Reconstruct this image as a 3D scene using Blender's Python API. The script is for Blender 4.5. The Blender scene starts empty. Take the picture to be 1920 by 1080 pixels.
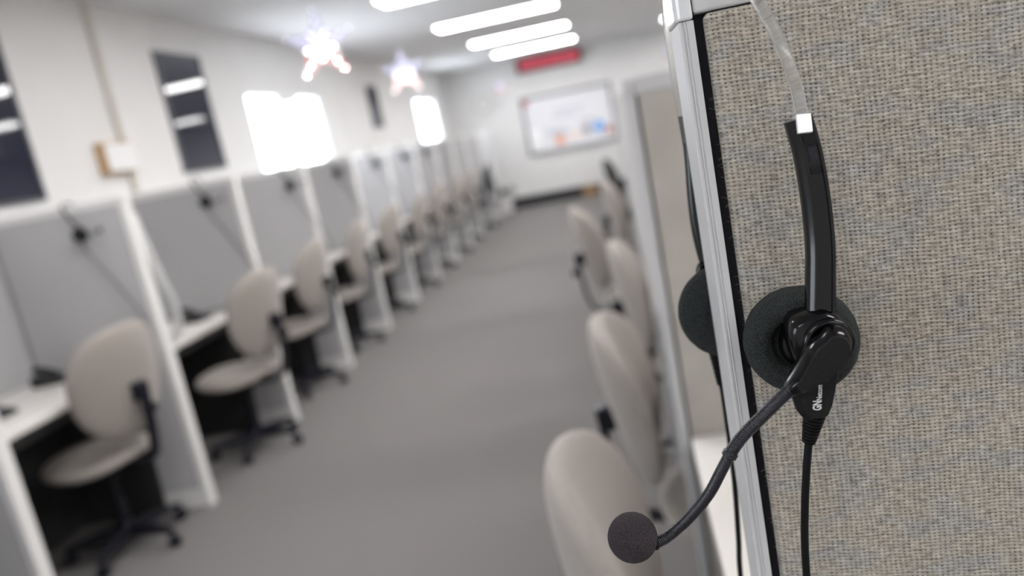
import bpy, bmesh, math, random
from mathutils import Vector, Matrix
random.seed(7)
S = bpy.context.scene
COL = S.collection

# ------------------------------------------------------------------ camera
PITCH = math.atan(294/1472.); YAW = math.atan(249/math.hypot(294, 1472.))
cR = Vector((math.cos(YAW), math.sin(YAW), 0))
cF = Vector((-math.sin(YAW)*math.cos(PITCH), math.cos(YAW)*math.cos(PITCH), -math.sin(PITCH)))
cU = cR.cross(cF)
n_ = math.hypot(.195, .981); sr, cr = .195/n_, .981/n_
cam_d = bpy.data.cameras.new('camera'); cam = bpy.data.objects.new('camera', cam_d); COL.objects.link(cam)
ax, ay, az = cR*cr - cU*sr, cR*sr + cU*cr, -cF
M = Matrix((ax, ay, az)).transposed().to_4x4(); M.translation = (0, 0, 1.55)
cam.matrix_world = M
cam_d.sensor_width = 36; cam_d.lens = 27.6; cam_d.clip_start = .02; cam_d.clip_end = 200
cam_d.dof.use_dof = True; cam_d.dof.focus_distance = .475; cam_d.dof.aperture_fstop = 3.5
S.camera = cam

# ------------------------------------------------------------------ world, exposure
W = bpy.data.worlds.new('daylight'); S.world = W; W.use_nodes = True
bg = W.node_tree.nodes['Background']; bg.inputs[0].default_value = (.86, .93, 1, 1); bg.inputs[1].default_value = 9.0
LAMP = 21.5
S.view_settings.view_transform = 'Standard'; S.view_settings.look = 'None'
S.view_settings.exposure = 0.15; S.view_settings.gamma = 1.0; S.view_settings.use_curve_mapping = False

# ------------------------------------------------------------------ materials
def mat(name, col, rough=.6, metal=0., spec=.5, **kw):
    m = bpy.data.materials.new(name); m.use_nodes = True
    b = m.node_tree.nodes['Principled BSDF']
    b.inputs['Base Color'].default_value = (*col, 1); b.inputs['Roughness'].default_value = rough
    b.inputs['Metallic'].default_value = metal; b.inputs['Specular IOR Level'].default_value = spec
    for k, v in kw.items(): b.inputs[k].default_value = v
    return m
def N(m, t, **kw):
    n = m.node_tree.nodes.new(t)
    for k, v in kw.items(): setattr(n, k, v)
    return n
def L(m, a, b): m.node_tree.links.new(a, b)
def MA(m, op, a, b=None, c=None):
    n = N(m, 'ShaderNodeMath', operation=op)
    for i, v in enumerate((a, b, c)):
        if v is None: continue
        if isinstance(v, (int, float)): n.inputs[i].default_value = v
        else: L(m, v, n.inputs[i])
    return n.outputs[0]
def BS(m): return m.node_tree.nodes['Principled BSDF']
def noisy(m, c1, c2, scale, bump=0., bscale=None, dist=.001, detail=3, vec=(1, 1, 1)):
    tc = N(m, 'ShaderNodeTexCoord'); mp = N(m, 'ShaderNodeMapping'); mp.inputs['Scale'].default_value = vec
    L(m, tc.outputs['Object'], mp.inputs[0])
    nz = N(m, 'ShaderNodeTexNoise'); nz.inputs['Scale'].default_value = scale; nz.inputs['Detail'].default_value = detail
    L(m, mp.outputs[0], nz.inputs[0])
    r = N(m, 'ShaderNodeValToRGB'); r.color_ramp.elements[0].position = .3; r.color_ramp.elements[1].position = .7
    r.color_ramp.elements[0].color = (*c1, 1); r.color_ramp.elements[1].color = (*c2, 1)
    L(m, nz.outputs[0], r.inputs[0]); L(m, r.outputs[0], BS(m).inputs['Base Color'])
    if bump:
        n2 = N(m, 'ShaderNodeTexNoise'); n2.inputs['Scale'].default_value = bscale or scale; n2.inputs['Detail'].default_value = 2
        L(m, tc.outputs['Object'], n2.inputs[0])
        b = N(m, 'ShaderNodeBump'); b.inputs['Strength'].default_value = bump; b.inputs['Distance'].default_value = dist
        L(m, n2.outputs[0], b.inputs['Height']); L(m, b.outputs[0], BS(m).inputs['Normal'])
    return m
def emit(name, col, s):
    m = bpy.data.materials.new(name); m.use_nodes = True; t = m.node_tree
    t.nodes.remove(t.nodes['Principled BSDF'])
    e = t.nodes.new('ShaderNodeEmission'); e.inputs[0].default_value = (*col, 1); e.inputs[1].default_value = s
    t.links.new(e.outputs[0], t.nodes['Material Output'].inputs[0]); return m

m_carpet = noisy(mat('carpet', (.2, .2, .2), .95, spec=.2), (.150, .142, .140), (.220, .209, .205), 260, .5, 500, .004)
m_wall = noisy(mat('wall paint', (.8, .8, .8), .7), (.77, .765, .76), (.80, .795, .79), 3)
m_ceil = mat('ceiling tile', (.74, .74, .75), .85)
def ceil_grid(m):
    tc = N(m, 'ShaderNodeTexCoord'); sp = N(m, 'ShaderNodeSeparateXYZ'); L(m, tc.outputs['Object'], sp.inputs[0])
    gx = MA(m, 'PINGPONG', MA(m, 'ADD', sp.outputs[0], 1.68), .61); gy = MA(m, 'PINGPONG', sp.outputs[1], .305)
    g = MA(m, 'MINIMUM', gx, gy); k = MA(m, 'LESS_THAN', g, .010)
    mx = N(m, 'ShaderNodeMix', data_type='RGBA'); mx.inputs[6].default_value = (.74, .74, .75, 1); mx.inputs[7].default_value = (.66, .66, .66, 1)
    L(m, k, mx.inputs[0]); L(m, mx.outputs[2], BS(m).inputs['Base Color'])
ceil_grid(m_ceil)
m_black_base = mat('black vinyl base', (.012, .012, .016), .4)
m_grey_fab = noisy(mat('grey partition fabric', (.4, .4, .4), .95, spec=.1), (.47, .465, .475), (.53, .525, .535), 300, .3, 600, .002)
m_beige_fab = noisy(mat('beige partition fabric', (.4, .4, .4), .95, spec=.1), (.40, .37, .33), (.47, .44, .40), 9, .3, 600, .002)
m_trim = mat('light grey painted metal', (.52, .515, .52), .38)
m_cap = mat('glossy grey cap plastic', (.66, .66, .67), .14, spec=.6)
m_trim2 = mat('off white painted metal', (.80, .79, .78), .35)
m_desk = mat('white laminate', (.80, .77, .74), .35)
m_under = mat('desk shade and sign case black', (.03, .03, .03), .6)  # near-black carries the shade under the desks; the sign case shares it
m_chair = noisy(mat('beige chair upholstery', (.4, .37, .33), .9, spec=.2, **{'Sheen Weight': .25}), (.30, .268, .243), (.355, .322, .295), 220, .3, 500, .002)
m_plastic = mat('black chair plastic', (.008, .008, .014), .4, spec=.3)
m_steel = mat('caster steel', (.25, .25, .25), .3, 1.)
m_mesh = noisy(mat('black mesh fabric', (.03, .03, .03), .8), (.02, .022, .022), (.045, .045, .045), 200)
m_diff = emit('lamp diffuser', (1, .985, .975), LAMP)
m_darkpane = mat('dark tinted pane', (.010, .013, .034), .04, spec=.75)
m_frame = mat('window frame', (.7, .7, .7), .5)
m_dframe = mat('dark window frame', (.09, .09, .1), .4)
m_phone = mat('black phone plastic', (.015, .015, .017), .4)
m_paper = mat('white paper', (.85, .85, .85), .8)
m_conduit = mat('painted conduit', (.66, .62, .56), .5)
m_wood = noisy(mat('light wood edge', (.5, .33, .18), .5), (.48, .30, .14), (.60, .40, .22), 20)
m_card = mat('brown cardboard', (.33, .20, .11), .8)
m_green = mat('dark green leaf', (.06, .075, .03), .6)
# headset materials
m_gloss = mat('black glossy plastic', (.002, .002, .003), .17, spec=.33)
m_satin = noisy(mat('black satin plastic', (.02, .02, .021), .5, spec=.12), (.010, .010, .011), (.016, .016, .017), 900, .25, 2500, .0004)
m_foam = noisy(mat('black foam', (.02, .02, .02), .97, spec=.03, **{'Sheen Weight': .03}), (.010, .011, .011), (.052, .057, .057), 1500, 1.0, 1400, .0009)
m_micfoam = noisy(mat('charcoal mic foam', (.03, .03, .03), .97, spec=.03, **{'Sheen Weight': .05}), (.016, .013, .015), (.064, .054, .060), 1500, 1.0, 1400, .0009)
m_cable = mat('black cable', (.003, .003, .004), .35, spec=.25)
m_goose = mat('gooseneck sleeve', (.007, .007, .013), .3, spec=.5)
m_clear = mat('clear plastic band', (.90, .90, .90), .16, spec=.6, **{'Transmission Weight': .95, 'IOR': 1.45})
m_print = mat('white printing', (.62, .62, .62), .6)
m_reveal = noisy(mat('black panel core', (.008, .008, .014), .8), (.004, .004, .008), (.015, .015, .022), 800)
m_fiber = mat('loose wool fibre', (.55, .5, .44), .9)

def weave():
    m = mat('woven wool panel fabric', (.4, .38, .34), .95, spec=.12, **{'Sheen Weight': .1})
    tc = N(m, 'ShaderNodeTexCoord'); O = tc.outputs['Object']
    dn = N(m, 'ShaderNodeTexNoise'); dn.inputs['Scale'].default_value = 45; dn.inputs['Detail'].default_value = 4; L(m, O, dn.inputs[0])
    sb = N(m, 'ShaderNodeVectorMath', operation='SUBTRACT'); L(m, dn.outputs['Color'], sb.inputs[0]); sb.inputs[1].default_value = (.5, .5, .5)
    sc = N(m, 'ShaderNodeVectorMath', operation='SCALE'); L(m, sb.outputs[0], sc.inputs[0]); sc.inputs['Scale'].default_value = .0034
    ad = N(m, 'ShaderNodeVectorMath', operation='ADD'); L(m, O, ad.inputs[0]); L(m, sc.outputs[0], ad.inputs[1])
    sp = N(m, 'ShaderNodeSeparateXYZ'); L(m, ad.outputs[0], sp.inputs[0]); x, z = sp.outputs[0], sp.outputs[2]
    zz = MA(m, 'ADD', z, MA(m, 'MULTIPLY', x, .065))
    u = MA(m, 'MULTIPLY', x, math.pi/.0032); v = MA(m, 'MULTIPLY', zz, math.pi/.0024)
    cu2 = MA(m, 'POWER', MA(m, 'ABSOLUTE', MA(m, 'COSINE', u)), 2.0)
    cv2 = MA(m, 'POWER', MA(m, 'ABSOLUTE', MA(m, 'COSINE', v)), 2.0)
    hole = MA(m, 'MULTIPLY', MA(m, 'POWER', cu2, 2.2), MA(m, 'POWER', cv2, 1.6))
    # over / under alternation
    alt = MA(m, 'MULTIPLY', MA(m, 'SINE', u), MA(m, 'SINE', v))
    n1 = N(m, 'ShaderNodeTexNoise'); n1.inputs['Scale'].default_value = 260; n1.inputs['Detail'].default_value = 2; L(m, O, n1.inputs[0])
    holes = MA(m, 'MULTIPLY', hole, MA(m, 'MULTIPLY_ADD', n1.outputs[0], 2.6, -.45))
    holes = MA(m, 'MAXIMUM', MA(m, 'MINIMUM', holes, 1.0), 0.)
    # thread colours: horizontal and vertical streaks + broad patches
    def streak(sx, sz, seed):
        mp = N(m, 'ShaderNodeMapping'); mp.inputs['Scale'].default_value = (sx, 50, sz); mp.inputs['Location'].default_value = (seed, seed, seed)
        L(m, ad.outputs[0], mp.inputs[0]); n = N(m, 'ShaderNodeTexNoise'); n.inputs['Scale'].default_value = 1; n.inputs['Detail'].default_value = 2
        L(m, mp.outputs[0], n.inputs[0]); return n
    s1, s2, s3 = streak(150, 520, 3.1), streak(420, 110, 7.7), streak(34, 70, 1.3)
    ramp = N(m, 'ShaderNodeValToRGB'); e = ramp.color_ramp; e.elements[0].position = .3; e.elements[0].color = (.195, .180, .162, 1)
    e.elements[1].position = .72; e.elements[1].color = (.515, .482, .432, 1)
    q = e.elements.new(.5); q.color = (.365, .340, .302, 1)
    L(m, MA(m, 'MULTIPLY_ADD', s2.outputs[0], .25, MA(m, 'MULTIPLY', s1.outputs[0], .75)), ramp.inputs[0])
    tint = N(m, 'ShaderNodeValToRGB'); t = tint.color_ramp; t.elements[0].position = .35; t.elements[0].color = (.88, .91, .97, 1)
    t.elements[1].position = .65; t.elements[1].color = (1.0, .955, .92, 1); a = t.elements.new(.5); a.color = (.97, .97, .93, 1)
    L(m, s3.outputs[0], tint.inputs[0])
    mu = N(m, 'ShaderNodeMix', data_type='RGBA', blend_type='MULTIPLY'); mu.inputs[0].default_value = 1
    L(m, ramp.outputs[0], mu.inputs[6]); L(m, tint.outputs[0], mu.inputs[7])
    dk = N(m, 'ShaderNodeMix', data_type='RGBA'); L(m, MA(m, 'MULTIPLY', holes, .80), dk.inputs[0]); L(m, mu.outputs[2], dk.inputs[6]); dk.inputs[7].default_value = (.05, .042, .035, 1)
    L(m, dk.outputs[2], BS(m).inputs['Base Color'])
    h = MA(m, 'SUBTRACT', MA(m, 'MULTIPLY_ADD', alt, .10, MA(m, 'MULTIPLY', cv2, -.38)), MA(m, 'MULTIPLY', hole, .8))
    h = MA(m, 'MULTIPLY_ADD', s1.outputs[0], .8, h)
    b = N(m, 'ShaderNodeBump'); b.inputs['Strength'].default_value = .8; b.inputs['Distance'].default_value = .0006
    L(m, h, b.inputs['Height']); L(m, b.outputs[0], BS(m).inputs['Normal'])
    return m
m_weave = weave()

# ------------------------------------------------------------------ mesh helpers
def finish(name, bm, m, parent=None, smooth=False, bevel=0., loc=None, subsurf=0, autosmooth=None):
    me = bpy.data.meshes.new(name); bmesh.ops.recalc_face_normals(bm, faces=bm.faces); bm.to_mesh(me); bm.free()
    ms = m if isinstance(m, (list, tuple)) else [m]
    for k in ms: me.materials.append(k)
    if smooth:
        for p in me.polygons: p.use_smooth = True
        if autosmooth: me.set_sharp_from_angle(angle=math.radians(autosmooth))
    o = bpy.data.objects.new(name, me); COL.objects.link(o)
    if parent: o.parent = parent
    if loc: o.location = loc
    if bevel:
        b = o.modifiers.new('bevel', 'BEVEL'); b.width = bevel; b.segments = 3; b.limit_method = 'ANGLE'
    if subsurf:
        s = o.modifiers.new('subsurf', 'SUBSURF'); s.levels = s.render_levels = subsurf
    return o
def box(bm, x0, x1, y0, y1, z0, z1, mi=0):
    r = bmesh.ops.create_cube(bm, size=1)
    for v in r['verts']:
        v.co = Vector(((x0+x1)/2+v.co.x*(x1-x0), (y0+y1)/2+v.co.y*(y1-y0), (z0+z1)/2+v.co.z*(z1-z0)))
    for f in {f for v in r['verts'] for f in v.link_faces}: f.material_index = mi
    return r['verts']
def boxo(name, b, m, parent=None, bevel=0.):
    bm = bmesh.new(); box(bm, *b); return finish(name, bm, m, parent, bevel=bevel)
def catmull(pts, n=8):
    P = [Vector(p) for p in pts]; P = [P[0]*2-P[1]] + P + [P[-1]*2-P[-2]]; out = []
    for i in range(1, len(P)-2):
        for k in range(n):
            t = k/n; a, b, c, d = P[i-1:i+3]
            out.append(.5*((2*b)+(c-a)*t+(2*a-5*b+4*c-d)*t*t+(3*b-a-3*c+d)*t**3))
    out.append(P[-2].copy()); return out
def sweep(bm, pts, sec, up=Vector((0, 1, 0)), scale=None, cap=True):
    """sec: list of (a,b): a along side vector, b along 'up'; scale(i, t)->factor"""
    rings = []; n = len(pts)
    for i, p in enumerate(pts):
        t = (pts[min(i+1, n-1)]-pts[max(i-1, 0)]).normalized()
        s = t.cross(up).normalized(); u = s.cross(t).normalized()
        k = scale(i, i/(n-1)) if scale else 1
        rings.append([bm.verts.new(p+s*a*k+u*b*k) for a, b in sec])
    m = len(sec)
    for i in range(n-1):
        for j in range(m):
            bm.faces.new((rings[i][j], rings[i][(j+1) % m], rings[i+1][(j+1) % m], rings[i+1][j]))
    if cap: bm.faces.new(rings[0][::-1]); bm.faces.new(rings[-1])
def circ(r, n=12): return [(r*math.cos(2*math.pi*k/n), r*math.sin(2*math.pi*k/n)) for k in range(n)]
def rrect(w, h, r, n=4):
    out = []
    for cx, cy, a0 in ((w/2-r, h/2-r, 0), (-w/2+r, h/2-r, 90), (-w/2+r, -h/2+r, 180), (w/2-r, -h/2+r, 270)):
        for k in range(n+1):
            a = math.radians(a0+90*k/n); out.append((cx+r*math.cos(a), cy+r*math.sin(a)))
    return out
def lathe(bm, prof, n=32, mat4=Matrix.Identity(4)):
    """prof (r, h) revolved around local +Z"""
    rings = []
    for r, h in prof:
        if r < 1e-6: rings.append([bm.verts.new(mat4 @ Vector((0, 0, h)))])
        else: rings.append([bm.verts.new(mat4 @ Vector((r*math.cos(2*math.pi*k/n), r*math.sin(2*math.pi*k/n), h))) for k in range(n)])
    for a, b in zip(rings, rings[1:]):
        for k in range(n):
            if len(a) == 1 and len(b) == 1: continue
            if len(a) == 1: bm.faces.new((a[0], b[(k+1) % n], b[k]))
            elif len(b) == 1: bm.faces.new((a[k], a[(k+1) % n], b[0]))
            else: bm.faces.new((a[k], a[(k+1) % n], b[(k+1) % n], b[k]))
def axis_to(loc, d, roll=0):
    q = Vector(d).normalized().to_track_quat('Z', 'Y'); m = q.to_matrix().to_4x4(); m.translation = loc; return m
def prism(bm, poly, f0, f1):
    """poly list of 2D, f0/f1 map (a,b)->Vector of the two ends"""
    A = [bm.verts.new(f0(*p)) for p in poly]; B = [bm.verts.new(f1(*p)) for p in poly]; n = len(poly)
    bm.faces.new(A[::-1]); bm.faces.new(B)
    for k in range(n): bm.faces.new((A[k], A[(k+1) % n], B[(k+1) % n], B[k]))
def empty(name, loc=(0, 0, 0), rz=0):
    o = bpy.data.objects.new(name, None); COL.objects.link(o); o.location = loc; o.rotation_euler = (0, 0, rz); o.empty_display_size = .1; return o
def tag(o, label, cat, group=None):
    o['label'] = label; o['category'] = cat
    if group: o['group'] = group
    return o
def struct(o, label=None):
    o['kind'] = 'structure'
    if label: o['label'] = label
    return o
KIDS = {}
def kids(o): return [c for c in bpy.data.objects if c.parent == o]
def copy_tree(o, parent=None):
    c = o.copy(); COL.objects.link(c)
    if parent: c.parent = parent
    for k in kids(o): copy_tree(k, c)
    return c
ORD = ['first', 'second', 'third', 'fourth', 'fifth', 'sixth', 'seventh', 'eighth', 'ninth', 'tenth', 'eleventh', 'twelfth', 'thirteenth', 'fourteenth']

# ------------------------------------------------------------------ room shell
XL, XR, Y0, Y1, H = -3.1, 5.2, -3.6, 15.5, 2.81
struct(boxo('floor', (XL-.1, XR+.1, Y0-.1, Y1+.1, -.1, 0), m_carpet), 'mottled grey office carpet')
struct(boxo('ceiling', (XL-.1, XR+.1, Y0-.1, Y1+.1, H, H+.1), m_ceil), 'white panel ceiling')
WIN = [(6.74, 8.52, 1.45, 2.31), (12.85, 14.35, 1.45, 2.33), (-1.9, .1, 1.35, 2.35)]
bm = bmesh.new()
ys = [Y0-.1, WIN[2][0], WIN[2][1], WIN[0][0], WIN[0][1], WIN[1][0], WIN[1][1], Y1]
for a, b in ((0, 1), (2, 3), (4, 5), (6, 7)): box(bm, XL-.12, XL, ys[a], ys[b], 0, H)
for (a, b, z0, z1) in WIN: box(bm, XL-.12, XL, a, b, 0, z0); box(bm, XL-.12, XL, a, b, z1, H)
struct(finish('wall_left', bm, m_wall), 'white painted wall behind the left row of cubicles')
struct(boxo('wall_right', (XR, XR+.1, Y0-.1, Y1, 0, H), m_wall))
struct(boxo('wall_back', (XL, XR, Y0-.1, Y0, 0, H), m_wall))
struct(boxo('wall_far', (XL-.12, XR+.1, Y1, Y1+.1, 0, H), m_wall), 'pale wall at the far end of the aisle')
struct(boxo('baseboard_far', (-2.9, 1.2, Y1-.02, Y1, 0, .20), m_black_base), 'black vinyl base along the far wall')
# windows
def bright_window(i, y0, y1, z0, z1, lab):
    bm = bmesh.new(); t = .03; x0, x1 = XL-.09, XL-.02
    box(bm, x0, x1, y0, y0+t, z0, z1); box(bm, x0, x1, y1-t, y1, z0, z1); box(bm, x0, x1, y0+t, y1-t, z0, z0+t); box(bm, x0, x1, y0+t, y1-t, z1-t, z1)
    ym = (y0+y1)/2; box(bm, x0, x1, ym-.018, ym+.018, z0+t, z1-t)
    f = struct(finish('window_%d' % i, bm, m_frame), lab)
    m = bpy.data.materials.new('window glass'); m.use_nodes = True; nt = m.node_tree; nt.nodes.remove(nt.nodes['Principled BSDF'])
    tr = nt.nodes.new('ShaderNodeBsdfTransparent'); gl = nt.nodes.new('ShaderNodeBsdfGlossy'); gl.inputs['Roughness'].default_value = .03
    mx = nt.nodes.new('ShaderNodeMixShader'); mx.inputs[0].default_value = .06
    nt.links.new(tr.outputs[0], mx.inputs[1]); nt.links.new(gl.outputs[0], mx.inputs[2]); nt.links.new(mx.outputs[0], nt.nodes['Material Output'].inputs[0])
    g = boxo('pane', (XL-.062, XL-.056, y0+t, y1-t, z0+t, z1-t), m, f)
    bm = bmesh.new(); box(bm, XL-.018, XL+.012, y0+.62, y0+1.1, z1-.10, z1-.005)
    if i == 4: finish('valance', bm, m_trim2, f, bevel=.01)
    else: bm.free()
    return f
bright_window(4, *WIN[0], 'wide window glaring with daylight')
bright_window(6, *WIN[2], 'daylit window out of frame beside the camera')
bright_window(5, *WIN[1], 'bright daylit window near the far corner')
for i, (a, b, z0, z1, lab) in enumerate([(3.30, 3.95, 1.66, 2.56, 'tall dark tinted window at the left edge'), (5.41, 6.04, 1.69, 2.56, 'tall dark tinted window reflecting ceiling lights'), (10.28, 10.72, 1.90, 2.46, 'small dark tinted window between the bright windows')]):
    bm = bmesh.new(); t = .02
    box(bm, XL, XL+.02, a, a+t, z0, z1); box(bm, XL, XL+.02, b-t, b, z0, z1); box(bm, XL, XL+.02, a+t, b-t, z0, z0+t); box(bm, XL, XL+.02, a+t, b-t, z1-t, z1)
    f = struct(finish('window_%d' % (i+1), bm, m_dframe), lab)
    boxo('pane', (XL+.002, XL+.012, a+t, b-t, z0+t, z1-t), m_darkpane, f)

# ceiling troffers
def troffer(x, y):
    r = empty('ceiling_light', (x, y, H))
    bm = bmesh.new()
    for b in ((-.72, .72, -.23, -.195), (-.72, .72, .195, .23), (-.72, -.685, -.195, .195), (.685, .72, -.195, .195)): box(bm, *b, -.02, 0)
    finish('housing', bm, m_trim2, r, bevel=.003)
    boxo('diffuser', (-.685, .685, -.195, .195, -.014, -.004), m_diff, r); return r
t0 = None; cols = [(-1.11, 'left'), (1.74, 'middle'), (4.2, 'right')]
for cx, cn in cols:
    for k, y in enumerate([0.3-2.3, .3, 2.5, 4.7, 6.93, 9.22, 11.5, 13.72]):
        if (cx > 4 and k % 2) or (cx < 0 and k == 1): continue
        o = troffer(cx, y) if t0 is None else copy_tree(t0)
        t0 = t0 or o; o.location = (cx, y, H)
        if cx < 0 and k >= 4:
            tag(o, ['glowing ceiling light panel cut off by the top of the photo', 'long glowing ceiling light, nearest of the three whole panels', 'glowing ceiling light, middle of the three whole panels', 'glowing ceiling light just in front of the red sign'][k-4], 'ceiling light', 'fluorescent ceiling panels')
        else:
            tag(o, '%s glowing panel from the camera end in the %s column of ceiling lights' % (ORD[k], cn), 'ceiling light', 'fluorescent ceiling panels')

# conduit + box on the left wall
bm = bmesh.new(); box(bm, XL, XL+.035, 4.745, 4.785, 1.62, H)
tag(finish('conduit', bm, m_conduit, bevel=.006), 'beige vertical conduit running down the white left wall', 'conduit')
r = tag(empty('wall_box', (XL, 4.63, 1.84)), 'small pale box with wooden edge below the conduit on left wall', 'wall box')
boxo('body', (0, .06, -.15, .15, -.09, .10), m_wood, r, .004); boxo('cover', (.06, .068, -.135, .15, -.08, .09), m_paper, r, .003)

# ------------------------------------------------------------------ partitions
def partition(name_root, loc, length, side, fab, trim, pw=.03, height=1.6, th=.06):
    """runs along local X from 0 to side*length, thickness along Y, free post at 0"""
    r = empty('cubicle_partition', loc); s = side
    def bx(nm, a, b, y0, y1, z0, z1, m, bev=.003):
        return boxo(nm, (min(s*a, s*b), max(s*a, s*b), y0, y1, z0, z1), m, r, bev)
    bx('post', 0, pw, 0, th, 0, height-.034, trim); bx('post_cap', -.0015, pw, -.001, th+.001, height-.033, height, trim, .006)
    bx('top_rail', pw+.0005, length, 0, th, height-.033, height, trim)
    bx('base_rail', pw+.0005, length, .002, th-.002, 0, .10, trim)
    bx('fabric_panel', pw+.006, length-.002, .003, th-.003, .103, height-.035, fab, .004)
    bx('core', pw+.0005, pw+.0055, .012, th-.012, .103, height-.035, m_reveal, 0)
    return r
LY = [2.31+1.1*k for k in range(12)]
pp = None
for k, y in enumerate(LY):
    o = partition('', (-2.29, y, 0), .72, -1, m_grey_fab, m_trim2, pw=.032, height=1.597) if pp is None else copy_tree(pp)
    pp = pp or o; o.location = (-2.29, y, 0)
    tag(o, 'grey cubicle divider with white edge post in left row, %s from the camera' % ORD[k], 'cubicle partition', 'dividers of the left cubicle row')
# spine panels behind the left desks
sp0 = None
for k in range(13):
    y = 1.21+1.1*k
    if sp0 is None:
        r = empty('cubicle_back_panel', (-3.07, y, 0))
        boxo('fabric_panel', (.004, .046, .003, 1.097, .10, 1.56), m_grey_fab, r, .003)
        boxo('top_rail', (0, .05, 0, 1.1, 1.562, 1.597), m_trim2, r, .004); boxo('base_rail', (0, .05, 0, 1.1, 0, .098), m_trim2, r, .003); sp0 = r
    else: r = copy_tree(sp0); r.location = (-3.07, y, 0)
    if k < 12: lab = 'grey back panel closing the left-row bay just before its %s white-edged divider' % ORD[k]
    else: lab = 'grey back panel of the left row at its far end'
    tag(r, lab, 'cubicle back panel', 'back panels of the left cubicle row')

# desks, left row
def desk(x0, x1, y0, y1, z=.79):
    r = empty('desk', ((x0+x1)/2, (y0+y1)/2, 0)); hx, hy = (x1-x0)/2, (y1-y0)/2
    boxo('desk_top', (-hx, hx, -hy, hy, z-.035, z), m_desk, r, .006)
    s = 1 if x0 > -1 else -1      # side the desk is fixed to
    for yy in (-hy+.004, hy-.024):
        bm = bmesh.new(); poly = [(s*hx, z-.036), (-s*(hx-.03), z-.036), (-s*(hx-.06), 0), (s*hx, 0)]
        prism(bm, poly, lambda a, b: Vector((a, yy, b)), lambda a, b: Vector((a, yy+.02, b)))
        finish('shade_support', bm, m_under, r)  # side panels coloured near-black for the deep shade below the worktop
    boxo('shade_panel', (min(s*(hx-.05), s*(hx-.03)), max(s*(hx-.05), s*(hx-.03)), -hy+.026, hy-.026, .02, z-.037), m_under, r)  # dark sheet added to paint in the under-desk shade
    boxo('shade_apron', (min(-s*(hx-.06), -s*(hx-.08)), max(-s*(hx-.06), -s*(hx-.08)), -hy+.026, hy-.026, z-.10, z-.037), m_under, r)  # dark strip under the front edge, part of the painted shade
    return r
dk = None
for k in range(12):
    y0 = 1.21+1.1*k+.063; y1 = LY[k]-.003
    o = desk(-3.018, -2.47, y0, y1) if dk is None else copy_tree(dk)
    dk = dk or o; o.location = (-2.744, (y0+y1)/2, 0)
    tag(o, 'white desk worktop in left row just before its %s white-edged divider' % ORD[k], 'desk', 'desks of the left cubicle row')

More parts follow.
